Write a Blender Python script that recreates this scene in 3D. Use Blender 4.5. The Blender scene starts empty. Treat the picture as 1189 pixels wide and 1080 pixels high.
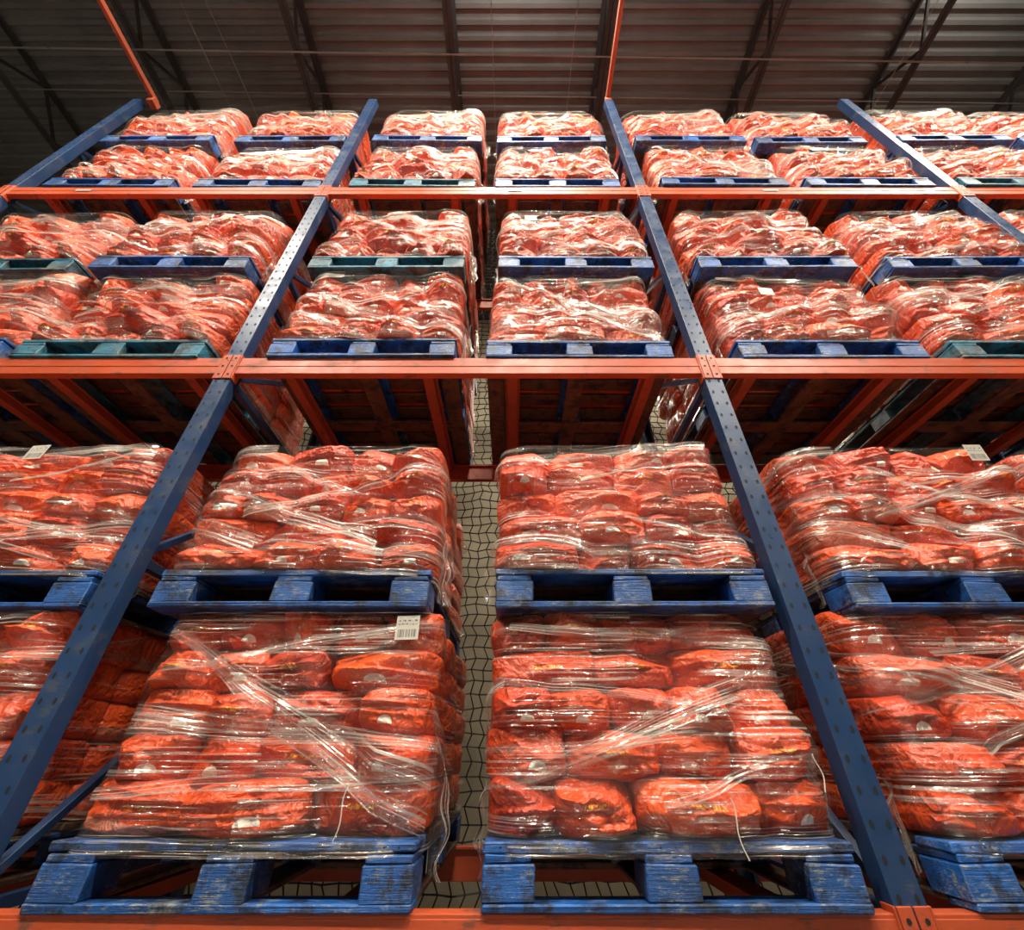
import bpy, math, random
import numpy as np
from mathutils import Vector, noise, Matrix

random.seed(7); rng = np.random.default_rng(7)
H = 1.65            # camera height
D0 = 1.57           # rack front plane (y)
scene = bpy.context.scene
COL = scene.collection
try:
    scene.view_settings.view_transform='Standard'
except Exception: pass

# ------------------------------------------------------------------ helpers
def link(o, parent=None):
    COL.objects.link(o)
    if parent: o.parent = parent
    return o

def empty(name, loc=(0,0,0), rz=0):
    e = bpy.data.objects.new(name, None); e.empty_display_size = .1
    e.location = loc; e.rotation_euler = (0,0,rz); COL.objects.link(e); return e

def mesh_np(name, V, F, mat, smooth=False):
    me = bpy.data.meshes.new(name)
    V = np.asarray(V, dtype=np.float32); F = np.asarray(F, dtype=np.int32)
    me.vertices.add(len(V)); me.vertices.foreach_set('co', V.ravel())
    me.loops.add(F.size); me.loops.foreach_set('vertex_index', F.ravel())
    me.polygons.add(len(F))
    me.polygons.foreach_set('loop_start', np.arange(0, F.size, F.shape[1], dtype=np.int32))
    me.polygons.foreach_set('loop_total', np.full(len(F), F.shape[1], dtype=np.int32))
    me.polygons.foreach_set('use_smooth', np.full(len(F), smooth))
    me.update(calc_edges=True); me.validate()
    if mat: me.materials.append(mat)
    return me

class Boxes:
    """collects quads of boxes / tubes into one mesh"""
    def __init__(s): s.V=[]; s.F=[]; s.M=[]
    def quadmesh(s, vs, fs, m=0):
        b=len(s.V); s.V += [tuple(v) for v in vs]; s.F += [tuple(b+i for i in f) for f in fs]; s.M += [m]*len(fs)
    def box(s, c, d, m=0, rot=None, jit=0):
        hx,hy,hz = d[0]/2,d[1]/2,d[2]/2
        vs=[Vector((x*hx,y*hy,z*hz)) for z in(-1,1) for y in(-1,1) for x in(-1,1)]
        if jit: vs=[v+Vector((random.uniform(-jit,jit),random.uniform(-jit,jit),random.uniform(-jit,jit))) for v in vs]
        if rot is not None: vs=[rot@v for v in vs]
        vs=[v+Vector(c) for v in vs]
        s.quadmesh(vs,[(0,2,3,1),(4,5,7,6),(0,1,5,4),(2,6,7,3),(0,4,6,2),(1,3,7,5)],m)
    def bar(s, a, b, w, t, m=0, up=(1,0,0)):
        a=Vector(a); b=Vector(b); d=b-a; L=d.length; z=d.normalized()
        x=Vector(up); x=(x-z*x.dot(z))
        if x.length<1e-4: x=z.orthogonal()
        x.normalize(); y=z.cross(x)
        R=Matrix((x,y,z)).transposed()
        s.box((a+b)/2,(w,t,L),m,R)
    def tube(s, pts, r, n=5, m=0):
        rings=[]
        for i,p in enumerate(pts):
            p=Vector(p); q=Vector(pts[min(i+1,len(pts)-1)]); o=Vector(pts[max(i-1,0)])
            z=(q-o).normalized()
            x=(Vector((1,0,0)) if abs(z.x)<.7 else Vector((0,0,1))); x=(x-z*x.dot(z)).normalized(); y=z.cross(x)
            rings.append([p+(x*math.cos(2*math.pi*k/n)+y*math.sin(2*math.pi*k/n))*r for k in range(n)])
        vs=[v for g in rings for v in g]; fs=[]
        for i in range(len(pts)-1):
            for k in range(n):
                fs.append((i*n+k,i*n+(k+1)%n,(i+1)*n+(k+1)%n,(i+1)*n+k))
        s.quadmesh(vs,fs,m)
    def disc(s,c,r,rz,t,m=0,n=8):
        x0,y0,z0=c
        vs=[(x0+r*math.cos(2*math.pi*k/n),y0-t,z0+rz*math.sin(2*math.pi*k/n)) for k in range(n)]
        vs.append((x0,y0-t,z0))
        fs=[(k,(k+1)%n,(k+2)%n,n) for k in range(0,n,2)]
        s.quadmesh(vs,fs,m)
    def obj(s,name,mats,parent=None,bevel=0,me_only=False):
        me=bpy.data.meshes.new(name); me.from_pydata([tuple(v) for v in s.V],[],s.F)
        for m in mats: me.materials.append(m)
        me.polygons.foreach_set('material_index',s.M); me.update()
        if me_only: return me
        o=bpy.data.objects.new(name,me)
        if bevel:
            b=o.modifiers.new('bevel','BEVEL'); b.width=bevel; b.segments=2; b.limit_method='ANGLE'
        return link(o,parent)

# ------------------------------------------------------------------ node helpers
class NT:
    def __init__(s,name):
        s.m=bpy.data.materials.new(name); s.m.use_nodes=True; s.t=s.m.node_tree; s.t.nodes.clear()
        s.out=s.n('ShaderNodeOutputMaterial')
    def n(s,t,**k):
        x=s.t.nodes.new(t)
        for a,b in k.items(): setattr(x,a,b)
        return x
    def l(s,a,b): s.t.links.new(a,b)
    def val(s,inp,v):
        if isinstance(v,bpy.types.NodeSocket): s.l(v,inp)
        else: inp.default_value=v
    def math(s,op,a,b=0.0,c=None,clamp=False):
        x=s.n('ShaderNodeMath',operation=op,use_clamp=clamp); s.val(x.inputs[0],a); s.val(x.inputs[1],b)
        if c is not None: s.val(x.inputs[2],c)
        return x.outputs[0]
    def mix(s,f,a,b):
        x=s.n('ShaderNodeMix',data_type='RGBA'); s.val(x.inputs[0],f); s.val(x.inputs[6],a); s.val(x.inputs[7],b); return x.outputs[2]
    def noise(s,vec,scale,detail=4,rough=.55,dist=0):
        x=s.n('ShaderNodeTexNoise'); x.inputs['Scale'].default_value=scale; x.inputs['Detail'].default_value=detail
        x.inputs['Roughness'].default_value=rough; x.inputs['Distortion'].default_value=dist
        if vec is not None: s.l(vec,x.inputs['Vector'])
        return x.outputs['Fac']
    def mapping(s,vec,scale=(1,1,1),rot=(0,0,0),loc=(0,0,0)):
        x=s.n('ShaderNodeMapping'); x.inputs['Scale'].default_value=scale; x.inputs['Rotation'].default_value=rot; x.inputs['Location'].default_value=loc
        s.l(vec,x.inputs['Vector']); return x.outputs[0]
    def ramp(s,f,a,b,lo=0.0,hi=1.0):
        x=s.n('ShaderNodeMapRange',clamp=True); s.val(x.inputs[0],f)
        x.inputs[1].default_value=a; x.inputs[2].default_value=b; x.inputs[3].default_value=lo; x.inputs[4].default_value=hi
        return x.outputs[0]
    def bump(s,h,strength,dist,nrm=None):
        x=s.n('ShaderNodeBump'); x.inputs['Strength'].default_value=strength; x.inputs['Distance'].default_value=dist
        s.l(h,x.inputs['Height'])
        if nrm is not None: s.l(nrm,x.inputs['Normal'])
        return x.outputs[0]
    def bsdf(s,color,rough=.5,metal=0,normal=None,alpha=None,coat=0,spec=.5,emis=None,es=0):
        x=s.n('ShaderNodeBsdfPrincipled'); s.val(x.inputs['Base Color'],color); s.val(x.inputs['Roughness'],rough)
        x.inputs['Metallic'].default_value=metal; x.inputs['Coat Weight'].default_value=coat
        x.inputs['Specular IOR Level'].default_value=spec
        if normal is not None: s.l(normal,x.inputs['Normal'])
        if alpha is not None: s.val(x.inputs['Alpha'],alpha)
        if emis: x.inputs['Emission Color'].default_value=emis; x.inputs['Emission Strength'].default_value=es
        s.l(x.outputs[0],s.out.inputs[0]); return x

def C(r,g,b): return (r,g,b,1)

def paint_mat(name,col,wear,rough=.4,scale=9,amount=.60):
    t=NT(name); tc=t.n('ShaderNodeTexCoord').outputs['Object']
    n1=t.noise(tc,scale,6,.65); n2=t.noise(tc,2.2,3); n3=t.noise(t.mapping(tc,(1,1,7)),24,3,.7)
    w=t.ramp(t.math('MULTIPLY_ADD',n3,.35,t.math('MULTIPLY',n1,.65)),amount-.02,amount+.06)
    c=t.mix(n2,tuple(x*.6 for x in col[:3])+(1,),tuple(min(1,x*1.35) for x in col[:3])+(1,))
    c=t.mix(w,c,wear)
    t.bsdf(c,t.ramp(n1,.3,.7,rough-.1,rough+.2),normal=t.bump(n1,.25,.004)); return t.m

M_BLUE = paint_mat('upright_blue_paint',C(.012,.038,.105),C(.05,.06,.08),.36,amount=.57)
M_ORNG = paint_mat('beam_orange_paint',C(.42,.066,.020),C(.16,.05,.03),.42,amount=.57)
M_SUPP = paint_mat('support_bar_paint',C(.32,.060,.020),C(.12,.05,.03),.6)
M_DARK = NT('dark_hole'); M_DARK.bsdf(C(.003,.003,.004),.8); M_DARK=M_DARK.m
M_STEEL= paint_mat('galvanised_steel',C(.28,.275,.26),C(.10,.08,.07),.4)
M_JOIST= paint_mat('joist_grey_paint',C(.030,.031,.034),C(.05,.045,.04),.6)
M_NET  = NT('black_net_cord'); M_NET.bsdf(C(.006,.006,.007),.7); M_NET=M_NET.m
M_CORD = NT('white_string'); M_CORD.bsdf(C(.55,.50,.42),.7); M_CORD=M_CORD.m

def pallet_mat(name,col,wood,amt):
    t=NT(name); tc=t.n('ShaderNodeTexCoord').outputs['Object']
    oi=t.n('ShaderNodeObjectInfo').outputs['Random']
    of=t.n('ShaderNodeCombineXYZ'); t.l(t.math('MULTIPLY',oi,23.),of.inputs[0]); t.l(t.math('MULTIPLY',oi,9.),of.inputs[2])
    av=t.n('ShaderNodeVectorMath',operation='ADD'); t.l(tc,av.inputs[0]); t.l(of.outputs[0],av.inputs[1]); P=av.outputs[0]
    grain=t.noise(t.mapping(P,(2,18,60)),4,4,.7,.4)
    n1=t.noise(P,7,7,.74); n2=t.noise(P,3,3); n4=t.noise(t.mapping(P,(1,4,6)),30,4,.8)
    paint=t.mix(t.ramp(n2,.3,.7),tuple(x*.4 for x in col[:3])+(1,),tuple(min(1,x*1.6) for x in col[:3])+(1,))
    wd=t.mix(grain,tuple(x*.35 for x in wood[:3])+(1,),wood)
    w=t.ramp(t.math('ADD',t.math('MULTIPLY',n1,.5),t.math('MULTIPLY',n4,.5)),amt,amt+.05)
    c=t.mix(w,paint,wd)
    dk=t.noise(P,13,5,.75)
    c=t.mix(t.ramp(dk,.48,.60,0,.9),c,C(.007,.011,.020))
    t.bsdf(c,.45,normal=t.bump(t.math('ADD',t.math('MULTIPLY',grain,.4),n1),.8,.010)); return t.m
M_PBLUE = pallet_mat('pallet_blue_paint',C(.005,.072,.275),C(.28,.31,.33),.53)
M_PTEAL = pallet_mat('pallet_teal_paint',C(.010,.12,.19),C(.22,.21,.16),.52)
M_PWOOD = pallet_mat('pallet_worn_wood',C(.06,.034,.022),C(.16,.08,.04),.42)

# bags
def bag_material():
    t=NT('red_paper_bag')
    bl=t.n('ShaderNodeAttribute',attribute_name='bl').outputs['Vector']
    br=t.n('ShaderNodeAttribute',attribute_name='br').outputs['Vector']
    sp=t.n('ShaderNodeSeparateXYZ'); t.l(bl,sp.inputs[0]); X,Y,Z=sp.outputs
    sr=t.n('ShaderNodeSeparateXYZ'); t.l(br,sr.inputs[0]); R,G,B=sr.outputs
    tc=t.n('ShaderNodeTexCoord').outputs['Object']
    n1=t.noise(tc,9,4,.6)
    base=t.mix(R,C(.50,.038,.006),C(.78,.090,.008))
    base=t.mix(t.ramp(n1,.42,.78,0,.55),base,C(.32,.020,.005))
    front=t.math('LESS_THAN',Y,-.45)
    dx=t.math('SUBTRACT',X,t.math('MULTIPLY_ADD',G,.8,-.4))
    dz=t.math('ADD',Z,.60)
    d=t.math('SQRT',t.math('ADD',t.math('POWER',dx,2.0),t.math('MULTIPLY',t.math('POWER',dz,2.0),.36)))
    half=t.math('MULTIPLY',t.math('MULTIPLY',t.math('LESS_THAN',d,.23),t.math('GREATER_THAN',Z,-.62)),t.math('MULTIPLY',front,t.math('GREATER_THAN',B,.48)))
    edge=t.math('ADD',Z,t.math('MULTIPLY',X,t.math('SUBTRACT',R,.5)))
    pan=t.math('MULTIPLY',t.math('LESS_THAN',edge,-.5),t.math('MULTIPLY',t.math('GREATER_THAN',G,.82),t.math('LESS_THAN',Y,.9)))
    c=t.mix(t.math('MULTIPLY',pan,.6),base,C(.60,.25,.15))
    c=t.mix(t.math('MULTIPLY',half,.97),c,C(.88,.80,.68))
    st=t.noise(t.mapping(bl,(9,0,2.5)),2.2,1,.4)
    rect=t.math('MULTIPLY',t.math('LESS_THAN',t.math('ABSOLUTE',X),.32),t.math('LESS_THAN',t.math('ABSOLUTE',t.math('SUBTRACT',Z,.12)),.10))
    txt=t.math('MULTIPLY',t.math('MULTIPLY',rect,t.math('GREATER_THAN',st,.5)),t.math('MULTIPLY',front,t.math('LESS_THAN',B,.42)))
    c=t.mix(t.math('MULTIPLY',txt,.85),c,C(.95,.45,.02))
    r1=t.math('ABSOLUTE',t.math('SUBTRACT',t.noise(tc,11,2,.45,1.0),.5))
    r2=t.math('ABSOLUTE',t.math('SUBTRACT',t.noise(tc,28,2,.5,.8),.5))
    h=t.math('MULTIPLY_ADD',r1,-2.2,t.math('MULTIPLY',r2,-.8))
    t.bsdf(c,t.ramp(n1,.3,.7,.32,.48),normal=t.bump(h,1.0,.017),spec=.42); return t.m
M_BAG=bag_material()

def film_material(name,base,amt,su,sv,dif,lo,pl):
    t=NT(name); uv=t.n('ShaderNodeUVMap').outputs[0]
    oi=t.n('ShaderNodeObjectInfo').outputs['Random']
    off=t.n('ShaderNodeCombineXYZ'); t.l(t.math('MULTIPLY',oi,37.),off.inputs[0]); t.l(t.math('MULTIPLY',oi,11.),off.inputs[1])
    ad=t.n('ShaderNodeVectorMath',operation='ADD'); t.l(uv,ad.inputs[0]); t.l(off.outputs[0],ad.inputs[1]); P=ad.outputs[0]
    s1=t.noise(t.mapping(P,(su,sv,1),(0,0,.04)),1.0,3,.75,.3)
    s2=t.noise(t.mapping(P,(su*1.4,sv*1.3,1),(0,0,-.22)),1.0,2,.75,.2)
    patch=t.noise(t.mapping(P,(2.2,9,1)),1.0,2,.5)
    st=t.math('MAXIMUM',t.ramp(s1,lo,lo+.05),t.ramp(s2,lo+.03,lo+.08))  # gathered-film streaks, with highlights put into opacity and pale diffuse colour
    a=t.math('MULTIPLY_ADD',t.math('MULTIPLY',st,t.ramp(patch,pl,pl+.10)),amt,base,clamp=True)
    b2=t.bump(t.math('ADD',s1,t.math('MULTIPLY',s2,.6)),1.0,.024)
    tr=t.n('ShaderNodeBsdfTransparent')
    gl=t.n('ShaderNodeBsdfGlossy'); gl.inputs['Roughness'].default_value=.12; gl.inputs['Color'].default_value=(1,.97,.92,1); t.l(b2,gl.inputs['Normal'])
    df=t.n('ShaderNodeBsdfDiffuse'); df.inputs['Color'].default_value=(.92,.85,.76,1)
    m1=t.n('ShaderNodeMixShader'); m1.inputs[0].default_value=dif; t.l(gl.outputs[0],m1.inputs[1]); t.l(df.outputs[0],m1.inputs[2])
    m2=t.n('ShaderNodeMixShader'); t.l(a,m2.inputs[0]); t.l(tr.outputs[0],m2.inputs[1]); t.l(m1.outputs[0],m2.inputs[2])
    t.l(m2.outputs[0],t.out.inputs[0]); return t.m
M_FILM=film_material('stretch_film',.035,.62,.9,80,.34,.545,.46)
M_BAND=film_material('stretch_film_band',.045,.72,.6,125,.40,.520,.42)

def label_mat():
    t=NT('paper_label'); uv=t.n('ShaderNodeUVMap').outputs[0]
    sp=t.n('ShaderNodeSeparateXYZ'); t.l(uv,sp.inputs[0]); X,Y,_=sp.outputs
    bars=t.math('GREATER_THAN',t.noise(t.mapping(uv,(1,0,0)),38,1,.5),.5)
    inb=t.math('MULTIPLY',t.math('LESS_THAN',Y,.42),t.math('GREATER_THAN',Y,.1))
    inx=t.math('MULTIPLY',t.math('LESS_THAN',X,.9),t.math('GREATER_THAN',X,.1))
    tx=t.math('MULTIPLY',t.math('GREATER_THAN',t.noise(t.mapping(uv,(1,.4,0)),20,1),.52),t.math('GREATER_THAN',t.math('SINE',t.math('MULTIPLY',Y,42.)),.1))
    top=t.math('MULTIPLY',tx,t.math('GREATER_THAN',Y,.52)); top=t.math('MULTIPLY',top,t.math('LESS_THAN',Y,.92))
    k=t.math('MULTIPLY',t.math('MAXIMUM',t.math('MULTIPLY',bars,inb),top),inx)
    t.bsdf(t.mix(k,C(.46,.43,.38),C(.05,.05,.05)),.4); return t.m
M_LABEL=label_mat()

# ------------------------------------------------------------------ bag templates
def cube_grid(n):
    idx={}; V=[]; F=[]
    def vid(p):
        k=tuple(round(x*n) for x in p)
        if k not in idx: idx[k]=len(V); V.append(p)
        return idx[k]
    L=[-1+2*i/n for i in range(n+1)]
    for ax in range(3):
        for sg in(-1,1):
            for i in range(n):
                for j in range(n):
                    q=[]
                    for a,b in((i,j),(i+1,j),(i+1,j+1),(i,j+1)):
                        p=[0,0,0]; p[ax]=sg; p[(ax+1)%3]=L[a]; p[(ax+2)%3]=L[b]; q.append(vid(tuple(p)))
                    F.append(q if sg>0 else q[::-1])
    return np.array(V),np.array(F)

def bag_template(n,seed,crumple=1.):
    r=np.random.default_rng(seed); V,F=cube_grid(n)
    q=6.0
    nr=(np.abs(V)**q).sum(1)**(1/q); P=V/nr[:,None]
    P=P*np.array([1.01,1.04,1.03])
    loc=P.copy()
    t=np.clip(-P[:,1],0,1)**3
    P[:,2]*=1-.13*t; P[:,0]*=1-.05*t
    P[:,2]-=.04*t
    nrm=P/np.linalg.norm(P,axis=1)[:,None]
    d=np.zeros(len(P)); o=r.uniform(-50,50,3)
    for i,p in enumerate(P):
        a=noise.noise(Vector((p[0]*1.2+o[0],p[1]*1.2+o[1],p[2]*.9+o[2])))
        b=abs(noise.noise(Vector((p[0]*2.2+o[1],p[1]*2.2+o[2],p[2]*1.7+o[0]))))
        d[i]=.10*a-.12*b+.05
    for k in range(8):
        nv=r.normal(size=3); nv[1]*=.25; nv/=np.linalg.norm(nv); off=r.uniform(-.7,.7); w=r.uniform(.03,.08)
        u=P@nv-off; tv=r.normal(size=3); m=1/(1+np.exp(-(P@tv)*4))
        d+=r.choice([-1,1],p=[.45,.55])*r.uniform(.03,.07)*np.exp(-np.abs(u/w))*m
    P=P+nrm*(d*crumple)[:,None]*np.array([.5,.95,.8])
    if n>10:
        for k in range(11):
            nv=np.array([r.normal()*.42,-1,r.normal()*.5]); nv/=np.linalg.norm(nv)
            mx=(P@nv).max(); lim=mx-r.uniform(.06,.18)
            ex=np.maximum(P@nv-lim,0); P=P-nv[None]*(ex*.92)[:,None]
        for k in range(8):
            nv=r.normal(size=3); nv[1]*=.6; nv/=np.linalg.norm(nv)
            mx=(P@nv).max(); lim=mx-r.uniform(.04,.12)
            ex=np.maximum(P@nv-lim,0); P=P-nv[None]*(ex*.85)[:,None]
        for k in range(6):
            nv=r.normal(size=3); nv[1]*=.15; nv/=np.linalg.norm(nv); off=r.uniform(-.5,.5)
            u=P@nv-off; tv=r.normal(size=3); m=1/(1+np.exp(-(P@tv)*6))*np.clip(-P[:,1]*1.5,0,1)
            P[:,1]+=r.choice([-1,1])*r.uniform(.03,.07)*np.exp(-np.abs(u/r.uniform(.05,.11)))*m
    if r.random()<.6:
        tt=np.clip((-P[:,1]-.55)/.4,0,1); zc=r.uniform(-.1,.35); sl=r.uniform(-.25,.25)
        P[:,1]-=.13*tt*np.exp(-((P[:,2]-zc-sl*P[:,0])/.07)**2)*np.clip(1.1-np.abs(P[:,0]),0,1)
    return P,F,loc

HI=[bag_template(26,100+i) for i in range(18)]
LO=[bag_template(6,300+i,.7) for i in range(5)]

BH=.64; NR=5; HX=.50; HY=.59
CUSTOM={6:[(-30,.56,34,.08,.03,.17),(-28,.44,36,.60,.02,.05),(-38,.30,38,.22,.10,.03),(-36,.10,36,.16,.03,.07),(-10,.36,32,.04,.02,.06),(34,.3,80,.05,.08,.12)],
        1:[(-38,.10,38,.44,.04,.11),(-38,.20,20,.26,.02,.05),(-30,.58,38,.52,.03,.06),(-38,.40,10,.34,.05,.02),(-60,.1,-30,.4,.1,.05),(0,.08,38,.22,.02,.05)]}
def make_stack(seed,vi):
    r=np.random.default_rng(seed)
    Vs=[];Fs=[];Ls=[];Rs=[];b=0
    rows=NR
    hts=r.uniform(.90,1.10,rows); hts=hts/hts.sum()*BH; z=0
    for k in range(rows):
        h=hts[k]
        pats=[[.22]*2+[.34]+[.22],[.2]*5,[.34,.33,.33],[.21,.25,.33,.21],[.24,.26,.24,.26],[.33,.2,.22,.25],[.2,.2,.2,.2,.2]]
        w=np.array(pats[r.integers(len(pats))])*r.uniform(.93,1.07,1); w=w*r.uniform(.90,1.10,len(w)); r.shuffle(w); w=w/w.sum()*2*HX
        ds=np.array([.40,.39,.39]); y=-HY
        for j in range(3):
            x=-HX
            ww = w if j==0 else np.array([.25]*4)
            for i,wi in enumerate(ww):
                hi = (j==0)
                if j==2 and 0<i<len(ww)-1 and 0<k<rows-1: x+=wi; continue
                T=(HI if hi else LO); P,F,L=T[r.integers(len(T))]
                sx=r.choice([-1,1]); 
                Q=P.copy(); LL=L.copy()
                if sx<0: Q[:,0]*=-1; F2=F[:,::-1]
                else: F2=F
                dd=ds[j]
                top=1.0+ (r.uniform(-.05,.25) if k==rows-1 else 0)
                Q=Q*np.array([wi/2*1.04,dd/2*1.03,h/2*1.09*top*r.uniform(.96,1.05)])
                a=r.uniform(-.06,.06); ca,sa=math.cos(a),math.sin(a)
                X=Q[:,0]*ca-Q[:,2]*sa; Z=Q[:,0]*sa+Q[:,2]*ca; Q[:,0]=X; Q[:,2]=Z
                a=r.uniform(-.10,.10); ca,sa=math.cos(a),math.sin(a)
                X=Q[:,0]*ca-Q[:,1]*sa; Y=Q[:,0]*sa+Q[:,1]*ca; Q[:,0]=X; Q[:,1]=Y
                inset=.010*k+(.025 if k==rows-1 else 0)
                cy=y+dd/2+r.uniform(-.032,.03)+(inset if j==0 else 0)
                cx=(x+wi/2)*(1-.035*k/rows)+r.uniform(-.006,.006)
                Q=Q+np.array([cx,cy,z+h/2+r.uniform(-.004,.004)+(h/2*(top-1))])
                Q[:,2]=np.maximum(Q[:,2],.001)
                Vs.append(Q);Fs.append(F2+b);b+=len(Q)
                Ls.append(LL); Rs.append(np.tile(r.uniform(0,1,3),(len(Q),1)))
                x+=wi
            y+=ds[j]
        z+=h
    V=np.vstack(Vs);F=np.vstack(Fs)
    me=mesh_np('bags_mesh',V,F,M_BAG,True)
    a=me.attributes.new('bl','FLOAT_VECTOR','POINT'); a.data.foreach_set('vector',np.vstack(Ls).astype(np.float32).ravel())
    a=me.attributes.new('br','FLOAT_VECTOR','POINT'); a.data.foreach_set('vector',np.vstack(Rs).astype(np.float32).ravel())
    # ---- film path
    hx,hy,r0=.43,.53,.07; ds_=.0135; pts=[];nr=[]
    def seg(p,q,n):
        L=math.dist(p,q); m=int(L/ds_)
        for i in range(m): t=i/m; pts.append((p[0]+(q[0]-p[0])*t,p[1]+(q[1]-p[1])*t)); nr.append(n)
    def arc(c,a0):
        for i in range(10): a=a0+math.pi/2*i/10; pts.append((c[0]+r0*math.cos(a),c[1]+r0*math.sin(a))); nr.append((math.cos(a),math.sin(a)))
    seg((0,-hy),(hx-r0,-hy),(0,-1)); arc((hx-r0,-hy+r0),-math.pi/2); seg((hx,-hy+r0),(hx,hy-r0),(1,0)); arc((hx-r0,hy-r0),0)
    seg((hx-r0,hy),(-hx+r0,hy),(0,1)); arc((-hx+r0,hy-r0),math.pi/2); seg((-hx,hy-r0),(-hx,-hy+r0),(-1,0)); arc((-hx+r0,-hy+r0),math.pi)
    seg((-hx+r0,-hy),(0,-hy),(0,-1))
    B=np.array(pts);N=np.array(nr);M=len(B); nz=50
    out=V[(np.abs(V[:,0])>hx-.03)|(np.abs(V[:,1])>hy-.03)]
    FH=np.zeros((M,nz))
    for c0 in range(0,len(out),6000):
        o=out[c0:c0+6000]; d2=((o[:,None,:2]-B[None])**2).sum(2); ii=d2.argmin(1)
        dd=((o[:,:2]-B[ii])*N[ii]).sum(1); zi=np.clip((o[:,2]/BH*nz).astype(int),0,nz-1)
        np.maximum.at(FH,(ii,zi),dd)
    FH=np.clip(FH,.03,.16)
    def zs(A,s): 
        i=np.clip(np.arange(nz)+s,0,nz-1); return A[:,i]
    for _ in range(3): FH=np.maximum.reduce([FH,np.roll(FH,1,0),np.roll(FH,-1,0),zs(FH,1),zs(FH,-1)])
    for _ in range(3): FH=(FH*2+np.roll(FH,1,0)+np.roll(FH,-1,0)+zs(FH,1)+zs(FH,-1))/6
    FH+=.001
    def filmpt(si,zz,off=0):
        si=si%M; i0=int(si)%M;i1=(i0+1)%M;f=si-int(si)
        k=min(max(zz/BH*nz-.5,0),nz-1.001); k0=int(k); g=k-k0
        h=(FH[i0,k0]*(1-f)+FH[i1,k0]*f)*(1-g)+(FH[i0,k0+1]*(1-f)+FH[i1,k0+1]*f)*g+off
        b_=B[i0]*(1-f)+B[i1]*f; n_=N[i0]*(1-f)+N[i1]*f
        return (b_[0]+n_[0]*h,b_[1]+n_[1]*h,zz)
    zl=[-.035,-.015]+[(k+.5)/nz*BH for k in range(nz)]
    FV=np.zeros((M,len(zl),3))
    for k,zz in enumerate(zl):
        kk=max(0,k-2); hh=FH[:,kk].copy()
        if k<2: hh=np.maximum(FH[:,0],.09)
        FV[:,k,0]=B[:,0]+N[:,0]*hh; FV[:,k,1]=B[:,1]+N[:,1]*hh; FV[:,k,2]=zz
    nzz=len(zl); ii,kk=np.meshgrid(np.arange(M),np.arange(nzz-1),indexing='ij')
    i2=(ii+1)%M
    FF=np.stack([ii*nzz+kk,i2*nzz+kk,i2*nzz+kk+1,ii*nzz+kk+1],-1).reshape(-1,4)
    fm=mesh_np('film_mesh',FV.reshape(-1,3),FF,M_FILM,True)
    uvl=fm.uv_layers.new(name='UVMap'); li=FF.ravel()
    U=(li//nzz)*ds_; W=np.array(zl)[li%nzz]
    U=U.reshape(-1,4); U[(ii.ravel()==M-1),1:3]=M*ds_; U=U.ravel()
    uvl.data.foreach_set('uv',np.stack([U,W],1).astype(np.float32).ravel())
    # ---- bands (gathered ropes of film, wound diagonally)
    BV=[];BF=[];BU=[]
    if vi in CUSTOM: specs=CUSTOM[vi]
    else:
        specs=[]
        for q in range(r.integers(5,8)):
            s0=r.uniform(-75,10); L=r.uniform(45,100); z0=r.uniform(.04,BH-.04); sl=r.choice([-1,1])*r.uniform(.05,.5)
            specs.append((s0,z0,s0+L,float(np.clip(z0+sl*L*ds_,.03,BH-.03)),r.uniform(.01,.05),r.uniform(.02,.12)))
    for q,(s0,z0,s1,z1,wA,wB) in enumerate(specs):
        L=s1-s0; nt=max(8,int(L*.9)); nw=9; b0=len(BV); ph=r.uniform(0,9)
        for i in range(nt+1):
            t=i/nt; si=s0+L*t; zc=z0+(z1-z0)*t+.006*math.sin(t*9+ph); w=wA+(wB-wA)*t
            for j in range(nw+1):
                v=j/nw-.5; zz=zc+v*w; 
                BV.append(filmpt(si,min(max(zz,.0),BH-.005),.004+.003*q/len(specs)+.004*math.sin(v*28+ph+t*3))); BU.append((si*ds_+q*7,v*(wA+wB)*.6+q*3))
        for i in range(nt):
            for j in range(nw):
                a_=b0+i*(nw+1)+j; BF.append((a_,a_+nw+1,a_+nw+2,a_+1))
    # loose film tail hanging off the front corners
    for s_,zt_,wm in ((36.5,.28,.070),(-37,.14,.035)):
        b0=len(BV); nt=26; nw=6; ph=r.uniform(0,9)
        for i in range(nt+1):
            t=i/nt; zz=zt_-(zt_+.09)*t; w=wm*math.sin(min(1,t*1.5)*math.pi/2)*(1-.35*t)*(1+.25*math.sin(t*17+ph))
            p=filmpt(s_,max(zz,0),.0); n_=N[int(s_)%M]
            for j in range(nw+1):
                v=j/nw; BV.append((p[0]+n_[0]*w*v+.010*math.sin(t*13+v*5+ph)*v,p[1]+n_[1]*w*v*.5+.012*math.sin(t*9+v*8+ph)*v,zz-.02*v)); BU.append((zz*1.0+s_,v*.09))
        for i in range(nt):
            for j in range(nw):
                a_=b0+i*(nw+1)+j; BF.append((a_,a_+nw+1,a_+nw+2,a_+1))
    bm=mesh_np('band_mesh',BV,BF,M_BAND,True)
    uvl=bm.uv_layers.new(name='UVMap'); uvl.data.foreach_set('uv',np.array(BU,dtype=np.float32)[np.array(BF).ravel()].ravel())
    return me,fm,bm,filmpt

STK=[make_stack(500+i,i) for i in range(8)]

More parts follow.
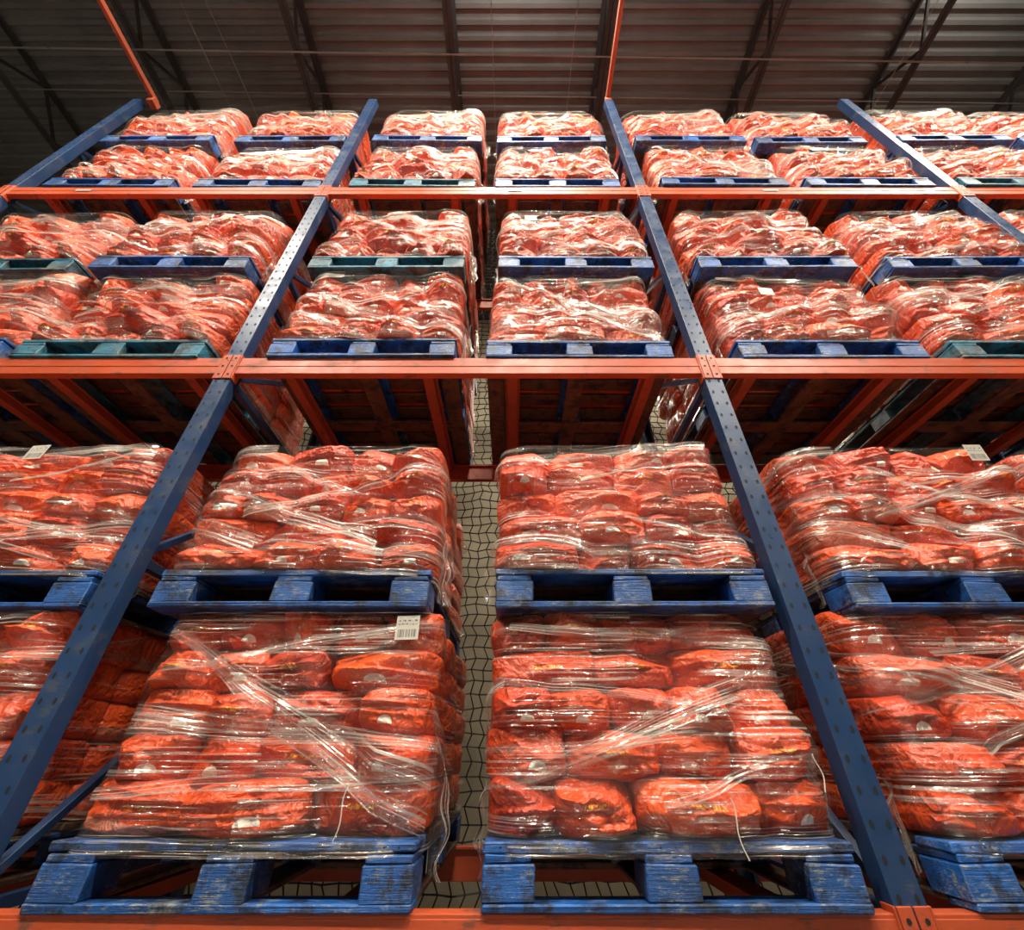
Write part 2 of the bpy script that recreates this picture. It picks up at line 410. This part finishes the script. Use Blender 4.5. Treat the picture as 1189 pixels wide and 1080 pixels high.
# ------------------------------------------------------------------ pallet
def make_pallet(mat,seed):
    random.seed(seed); b=Boxes(); j=.003
    W,Dp=1.016,1.20
    for y in(-.55,0,.55): b.box((0,y,.0105),(W,.10,.019),0 if y<-.1 else 1,jit=j)
    for x in(-.458,0,.458): b.box((x,0,.0108),(.098,Dp-.2,.018),1,jit=j)
    for y in(-.525,0,.525):
        for x in(-.438,0,.438): b.box((x,y,.058),(.14,.145,.078),0,jit=j)
    for x in(-.438,0,.438): b.box((x,0,.1075),(.13,Dp-.01,.02),0,jit=j)
    ys=[-.53,-.385,-.26,-.13,0,.13,.26,.385,.53]
    for y in ys: b.box((0,y,.131),(W,.135 if abs(y)>.5 else .095,.024),0 if y<-.5 else 1,jit=j)
    for x in(-.46,-.42,-.02,.02,.42,.46): b.disc((x,-.5985,.131),.003,.003,.002,2)
    return b.obj('pallet_mesh',[mat,M_PWOOD,M_DARK],me_only=True)
PAL=[make_pallet(M_PBLUE,1),make_pallet(M_PBLUE,2),make_pallet(M_PTEAL,3)]

lab=Boxes(); lab.quadmesh([(-.05,0,-.045),(.05,0,-.045),(.05,0,.045),(-.05,0,.045)],[(0,1,2,3)])
LAB=lab.obj('label_mesh',[M_LABEL],me_only=True)
u=LAB.uv_layers.new(name='UVMap'); u.data.foreach_set('uv',[0,0,1,0,1,1,0,1])

PH=.145
def bag_pallet(x,h,bagh,var,pal,label=None,yoff=0.,strings=0):
    root=empty('wrapped_bag_pallet',(x,D0-.02+.60+yoff,H+h),random.uniform(-.008,.008))
    o=bpy.data.objects.new('wooden_pallet',PAL[pal]); link(o,root)
    m=o.modifiers.new('bevel','BEVEL'); m.width=.004; m.segments=1; m.limit_method='ANGLE'
    me,fm,bm,fp=STK[var]; sz=bagh/BH
    for nm,d in(('red_bags',me),('stretch_film',fm),('film_bands',bm)):
        o=bpy.data.objects.new(nm,d); o.location=(0,0,PH+.001); o.scale=(1,1,sz); link(o,root)
    if label:
        p=fp(label[0],label[1]*BH,.012); o=bpy.data.objects.new('paper_label',LAB); o.scale=(.82,.82,.95)
        o.location=(p[0],p[1],PH+p[2]*sz); o.rotation_euler=(random.uniform(-.15,.05),random.uniform(-.08,.12),0); link(o,root)
    for k in range(strings):
        sx=random.uniform(-30,30)%260; z0=random.uniform(.05,.2); b=Boxes(); pts=[]
        p=fp(sx,z0,.012); ph=random.uniform(0,6)
        for i in range(12):
            t=i/11; pts.append((p[0]+.012*math.sin(t*5+ph)-.02*math.cos(t*2.2+ph),p[1]-.004*t-.004,PH+z0-.13*t*(.7+.3*k)))
        b.tube(pts,.0017,5); b.obj('tie_string',[M_CORD],root)

random.seed(11)
LV=[
 (-.335,.635,.615,[-3.25,-2.10,-.765,.43,1.72,2.87],[-3.2,-2.09,-.82,.45,1.77,2.9]),
 (1.775,.695,.69,[-3.3,-2.2,-.815,.365,1.75,2.94,4.2,5.4],[-3.42,-2.25,-.82,.415,1.74,3.0,4.2,5.4]),
 (3.785,.75,.78,[-3.27,-2.07,-.81,.37,1.72,2.90,4.15,5.32],[-3.3,-2.06,-.79,.37,1.66,2.79,4.12,5.27])]
labels={(0,0,2):(28,.90),(1,1,1):(10,.8),(0,1,1):(-8,.93),(1,0,4):(-15,.6),(0,1,4):(25,.9),(1,1,3):(-20,.8)}
for li,(h,b0,b1,xs0,xs1) in enumerate(LV):
    for ci in range(len(xs0)):
        v=(ci*3+li*5)%8
        pal=[0,0,1][(ci+li)%3] if li==0 else [2,1,0,1][(ci*3+li)%4]
        bag_pallet(xs0[ci],h,b0,v,pal,labels.get((li,0,ci)),strings=2 if li==0 else 0,yoff=random.uniform(0,.015))
        bag_pallet(xs1[ci],h+PH+b0+.004,b1,(v+3+ci)%8,[0,1,0,1][(ci)%4] if li!=1 else [2,1,2,0,0,0,1,2][ci],labels.get((li,1,ci)),yoff=random.uniform(.0,.03))
for ci,x in enumerate([-3.25,-2.1,-.8,.4,1.74,2.9,4.2,5.4]):  # unseen ground-level stacks, added to block light below the rack
    bag_pallet(x,-H+.001,.64,(ci*5+2)%8,ci%2,None)

# ------------------------------------------------------------------ rack
rack=empty('pallet_rack',(0,0,0))
UX=[-4.04,-1.50,1.04,3.58,6.12]; TOP=5.86+H; FD=1.07
up=Boxes(); hol=Boxes(); br=Boxes()
for x in UX:
    for fy,s in((D0,1),(D0+FD,-1)):
        up.box((x,fy+s*.002,TOP/2),(.088,.004,TOP))
        for sx in(-1,1):
            up.box((x+sx*.042,fy+s*.035,TOP/2),(.004,.066,TOP)); up.box((x+sx*.033,fy+s*.069,TOP/2),(.018,.004,TOP))
        up.box((x,fy+s*.03,.006),(.15,.13,.012))
    z=.2
    while z<TOP-.05:
        for sx in(-1,1): hol.disc((x+sx*.024,D0,z),.0060,.0105,.0012)
        z+=.0762
    zz=.3
    while zz<TOP-.3:
        br.bar((x,D0+.06,zz),(x,D0+FD-.06,zz),.035,.035)
        if zz+.9<TOP: br.bar((x,D0+.06,zz+.03),(x,D0+FD-.06,zz+.87),.03,.03)
        zz+=1.0
up.obj('upright_posts',[M_BLUE],rack,bevel=.0015); hol.obj('upright_slots',[M_DARK],rack); br.obj('frame_bracing',[M_BLUE],rack,bevel=.002)
bm=Boxes(); cn=Boxes(); hb=Boxes(); sup=Boxes()
BT=[-.335,1.775,3.785]
for hb_ in BT:
    z=H+hb_-.06
    for i in range(len(UX)-1):
        a,b=UX[i]+.046,UX[i+1]-.046; L=b-a; c=(a+b)/2
        for fy,s in((D0,1),(D0+FD,-1)):
            bm.box((c,fy+s*.02,z-.004),(L,.038,.110)); bm.box((c,fy+s*.0285,z+.0545),(L,.052,.011))
            bm.box((c,fy+s*.0005,z+.002),(L,.004,.018)); 
        nb=4
        for k in range(nb):
            x=a+L*(k+.5+(.12 if k%2 else -.12))/nb
            sup.box((x,D0+FD/2,z+.026),(.055,FD-.09,.04)); sup.box((x,D0+FD/2,z+.05),(.085,FD-.09,.006))
    for x in UX:
        for sx in(-1,1):
            cn.box((x+sx*.0225,D0-.004,z-.012),(.040,.006,.175)); cn.box((x+sx*.047,D0+.02,z-.012),(.006,.05,.175))
            for dz in(-.06,0,.06): hb.disc((x+sx*.024,D0-.0072,z-.012+dz),.007,.007,.001)
            hb.disc((x+sx*.012,D0-.0072,z+.03),.004,.004,.001)
bm.obj('load_beams',[M_ORNG],rack,bevel=.003); cn.obj('beam_connectors',[M_ORNG],rack,bevel=.002); hb.obj('connector_bolts',[M_DARK],rack)
sup.obj('pallet_support_bars',[M_SUPP],rack,bevel=.002)
tie=Boxes()
for x in(UX[0]+.14,UX[2]): 
    tie.box((x,-1.05,TOP+.06),(.04,5.35,.06)); tie.box((x,D0+.04,TOP+.01),(.07,.09,.08))
tie.obj('cross_aisle_ties',[M_SUPP],rack,bevel=.004)
st=Boxes()
for hb_,i,f in((3.785,0,.25),(3.785,1,.6),(3.785,2,.4),(1.775,2,.9),(1.775,0,.5),(-.335,2,.3)):
    x=UX[i]+2.54*f; st.quadmesh([(x-.06,D0-.0045,H+hb_-.078),(x+.06,D0-.0045,H+hb_-.078),(x+.06,D0-.0045,H+hb_-.05),(x-.06,D0-.0045,H+hb_-.05)],[(0,1,2,3)])
so=st.obj('location_stickers',[M_LABEL],rack); uu=so.data.uv_layers.new(name='UVMap'); uu.data.foreach_set('uv',[0,0,1,0,1,1,0,1]*6)

# ------------------------------------------------------------------ safety net
net=Boxes(); NY=D0+FD+.22
def nw(x,z): return NY+.02*math.sin(x*2.1+z)+.012*noise.noise(Vector((x*2,z*2,0)))
c=.066; X0,X1,Z0,Z1=-4.0,6.1,.1,7.3
nx=int((X1-X0)/c); nzn=int((Z1-Z0)/c)
def npt(i,k):
    x=X0+i*c+.022*noise.noise(Vector((i*.7,k*.6,3)))+(.012 if k%2 else -.012); z=Z0+k*c+.024*noise.noise(Vector((i*.5,k*.5,9)))-.01*math.sin(i*.3)
    return (x,nw(x,z),z)
for i in range(nx+1): net.tube([npt(i,k) for k in range(nzn+1)],.0048,3)
for k in range(nzn+1): net.tube([npt(i,k) for i in range(nx+1)],.0048,3)
net.obj('safety_net',[M_NET])

# ------------------------------------------------------------------ room
XL,XR,YF,YB,ZC=-9.0,12.0,-4.5,6.0,H+8.0
def surf_mat(name,a,b,scale,rough=.7,bs=.2):
    t=NT(name); tc=t.n('ShaderNodeTexCoord').outputs['Object']
    n1=t.noise(tc,scale,6,.6); n2=t.noise(tc,scale*9,4,.6)
    t.bsdf(t.mix(t.ramp(n1,.3,.7),a,b),t.ramp(n2,.3,.7,rough-.12,rough+.1),normal=t.bump(n2,bs,.01)); return t.m
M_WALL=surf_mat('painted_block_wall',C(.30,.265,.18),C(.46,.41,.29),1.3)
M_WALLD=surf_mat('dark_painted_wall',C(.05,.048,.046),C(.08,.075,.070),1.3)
M_FLOOR=surf_mat('concrete_floor',C(.12,.115,.11),C(.20,.19,.18),.9,.5)
def slab(name,c,d,m):
    b=Boxes(); b.box(c,d); return b.obj(name,[m])
W=XR-XL; Dd=YB-YF; cx=(XL+XR)/2; cy=(YF+YB)/2
slab('floor',(cx,cy,-.05),(W+.4,Dd+.4,.1),M_FLOOR)
slab('wall_back',(cx,YB+.1,ZC/2),(W+.4,.2,ZC),M_WALL); slab('wall_front',(cx,YF-.1,ZC/2),(W+.4,.2,ZC),M_WALLD)
slab('wall_left',(XL-.1,cy,ZC/2),(.2,Dd,ZC),M_WALLD); slab('wall_right',(XR+.1,cy,ZC/2),(.2,Dd,ZC),M_WALLD)
t=NT('roof_deck_metal'); tc=t.n('ShaderNodeTexCoord').outputs['Object']
n1=t.noise(tc,1.1,5,.6); n2=t.noise(t.mapping(tc,(1,8,1)),7,4)
t.bsdf(t.mix(t.ramp(n1,.3,.7),C(.095,.098,.098),C(.165,.166,.162)),t.ramp(n2,.3,.7,.4,.6),normal=t.bump(n2,.15,.01)); M_DECK=t.m
ck=Boxes(); pr=[]; y=YF-.1; p=.152
while y<YB+.1:
    pr+= [(y,ZC),(y+.045,ZC),(y+.065,ZC+.04),(y+.132,ZC+.04)]; y+=p
vs=[];fs=[]
for i,(yy,zz) in enumerate(pr): vs+=[(XL-.1,yy,zz),(XR+.1,yy,zz)]
for i in range(len(pr)-1): fs.append((2*i,2*i+2,2*i+3,2*i+1))
ck.quadmesh(vs,fs); ck.box((cx,cy,ZC+.15),(W+.4,Dd+.4,.1))
ck.obj('ceiling',[M_DECK])
for x in(-6.7,-4.7,-2.72,-.78,1.2,3.25,5.2,7.2,9.2):
    b=Boxes(); zt=ZC-.03; zb=ZC-.62
    for s in(-.03,.03):
        b.box((x+s,cy,zt),(.045,Dd,.006)); b.box((x+s*.2,cy,zt-.025),(.006,Dd,.05))
        b.box((x+s,cy,zb),(.045,Dd,.006)); b.box((x+s*.2,cy,zb+.025),(.006,Dd,.05))
    y=YF; k=0
    while y<YB-.5:
        a=(x,y,zt-.03 if k%2 else zb+.03); e=(x,y+.5,zb+.03 if k%2 else zt-.03)
        b.bar(a,e,.03,.03); y+=.5; k+=1
    b.obj('roof_joist',[M_JOIST])
b=Boxes()
for y,z,r in((1.55,ZC-.66,.010),(2.05,ZC-.3,.007)):
    b.tube([(XL+.05,y-.12,z),(cx,y,z),(XR-.05,y+.12,z)],r,6)
b.obj('electrical_conduit',[M_STEEL])
b=Boxes()
for x0,x1 in((-3.9,-3.75),(-3.6,-3.42),(-.25,-.22),(.78,.72),(5.0,4.8)):
    b.tube([(x0,.75,ZC-.7),((x0+x1)/2,1.8,ZC-.74),(x1,4.2,ZC-.7)],.005,5)
b.obj('hanger_wire',[M_STEEL])

# ------------------------------------------------------------------ lamps
M_TUBE=NT('lamp_tube_glow'); M_TUBE.bsdf(C(.9,.9,.85),.4,emis=(1,.93,.82,1),es=9); M_TUBE=M_TUBE.m
def lamp(x,y,z,power,upp=0,tilt=0):
    root=empty('high_bay_or_fill_light',(x,y,z))
    b=Boxes()
    b.box((0,0,.03),(1.22,.30,.04),0)
    for s in(-1,1): b.bar((0,s*.15,.03),(0,s*.20,-.03),1.2,.006,0,up=(1,0,0))
    for k in(-.1,0,.1): b.tube([(-.58,k,-.01),(.58,k,-.01)],.012,8,1)
    for sx in(-.5,.5): b.bar((sx,0,.05),(sx,0,ZC-z-.02),.006,.006,0)
    b.obj('fixture',[M_STEEL,M_TUBE],root)
    ld=bpy.data.lights.new('lamp','AREA'); ld.shape='RECTANGLE'; ld.size=1.2; ld.size_y=.3; ld.energy=power; ld.color=(1,.91,.76)
    lo=bpy.data.objects.new('lamp_light',ld); lo.location=(0,0,-.06); lo.rotation_euler=(tilt,0,0); link(lo,root)
    if upp:
        ld=bpy.data.lights.new('uplight','AREA'); ld.shape='RECTANGLE'; ld.size=1.2; ld.size_y=.2; ld.energy=upp; ld.color=(1,.92,.80)
        lo=bpy.data.objects.new('lamp_uplight',ld); lo.location=(0,0,.07); lo.rotation_euler=(math.pi,0,0); link(lo,root)
for x in(0.05,5.9): lamp(x,.25,ZC-.75,250,44)
for x in(-3.6,0.3,4.6): lamp(x,-1.5,ZC-1.4,440,0,.25)
lamp(1.6,4.6,ZC-3.5,140)  # extra lamp added behind the rack to brighten the back wall
def fill_lamp(x,z,power):  # made-up fill lights behind the camera, added to brighten the lower rack
    root=empty('added_fill_light',(x,YF+.15,z)); b=Boxes()
    b.box((0,0,0),(1.3,.10,.34),0); b.box((0,.052,0),(1.2,.006,.26),1); b.obj('fill_housing',[M_STEEL,M_TUBE],root)
    ld=bpy.data.lights.new('fill_area','AREA'); ld.shape='RECTANGLE'; ld.size=1.2; ld.size_y=.3; ld.energy=power; ld.color=(1,.92,.79)
    lo=bpy.data.objects.new('fill_area_light',ld); lo.location=(0,.08,0); lo.rotation_euler=(-math.pi/2,math.pi,0); link(lo,root)
for x in(-3.2,2.6): fill_lamp(x,5.0,92)

w=bpy.data.worlds.new('world'); scene.world=w; w.use_nodes=True
w.node_tree.nodes['Background'].inputs[0].default_value=(.5,.45,.4,1); w.node_tree.nodes['Background'].inputs[1].default_value=.05

# ------------------------------------------------------------------ camera
cam=bpy.data.cameras.new('camera'); cam.sensor_fit='HORIZONTAL'; cam.sensor_width=36; cam.lens=496/1189*36
cam.clip_start=.02
co=bpy.data.objects.new('camera',cam); co.location=(0,0,H); co.rotation_euler=(math.radians(90+34.4),0,0); COL.objects.link(co)
scene.camera=co
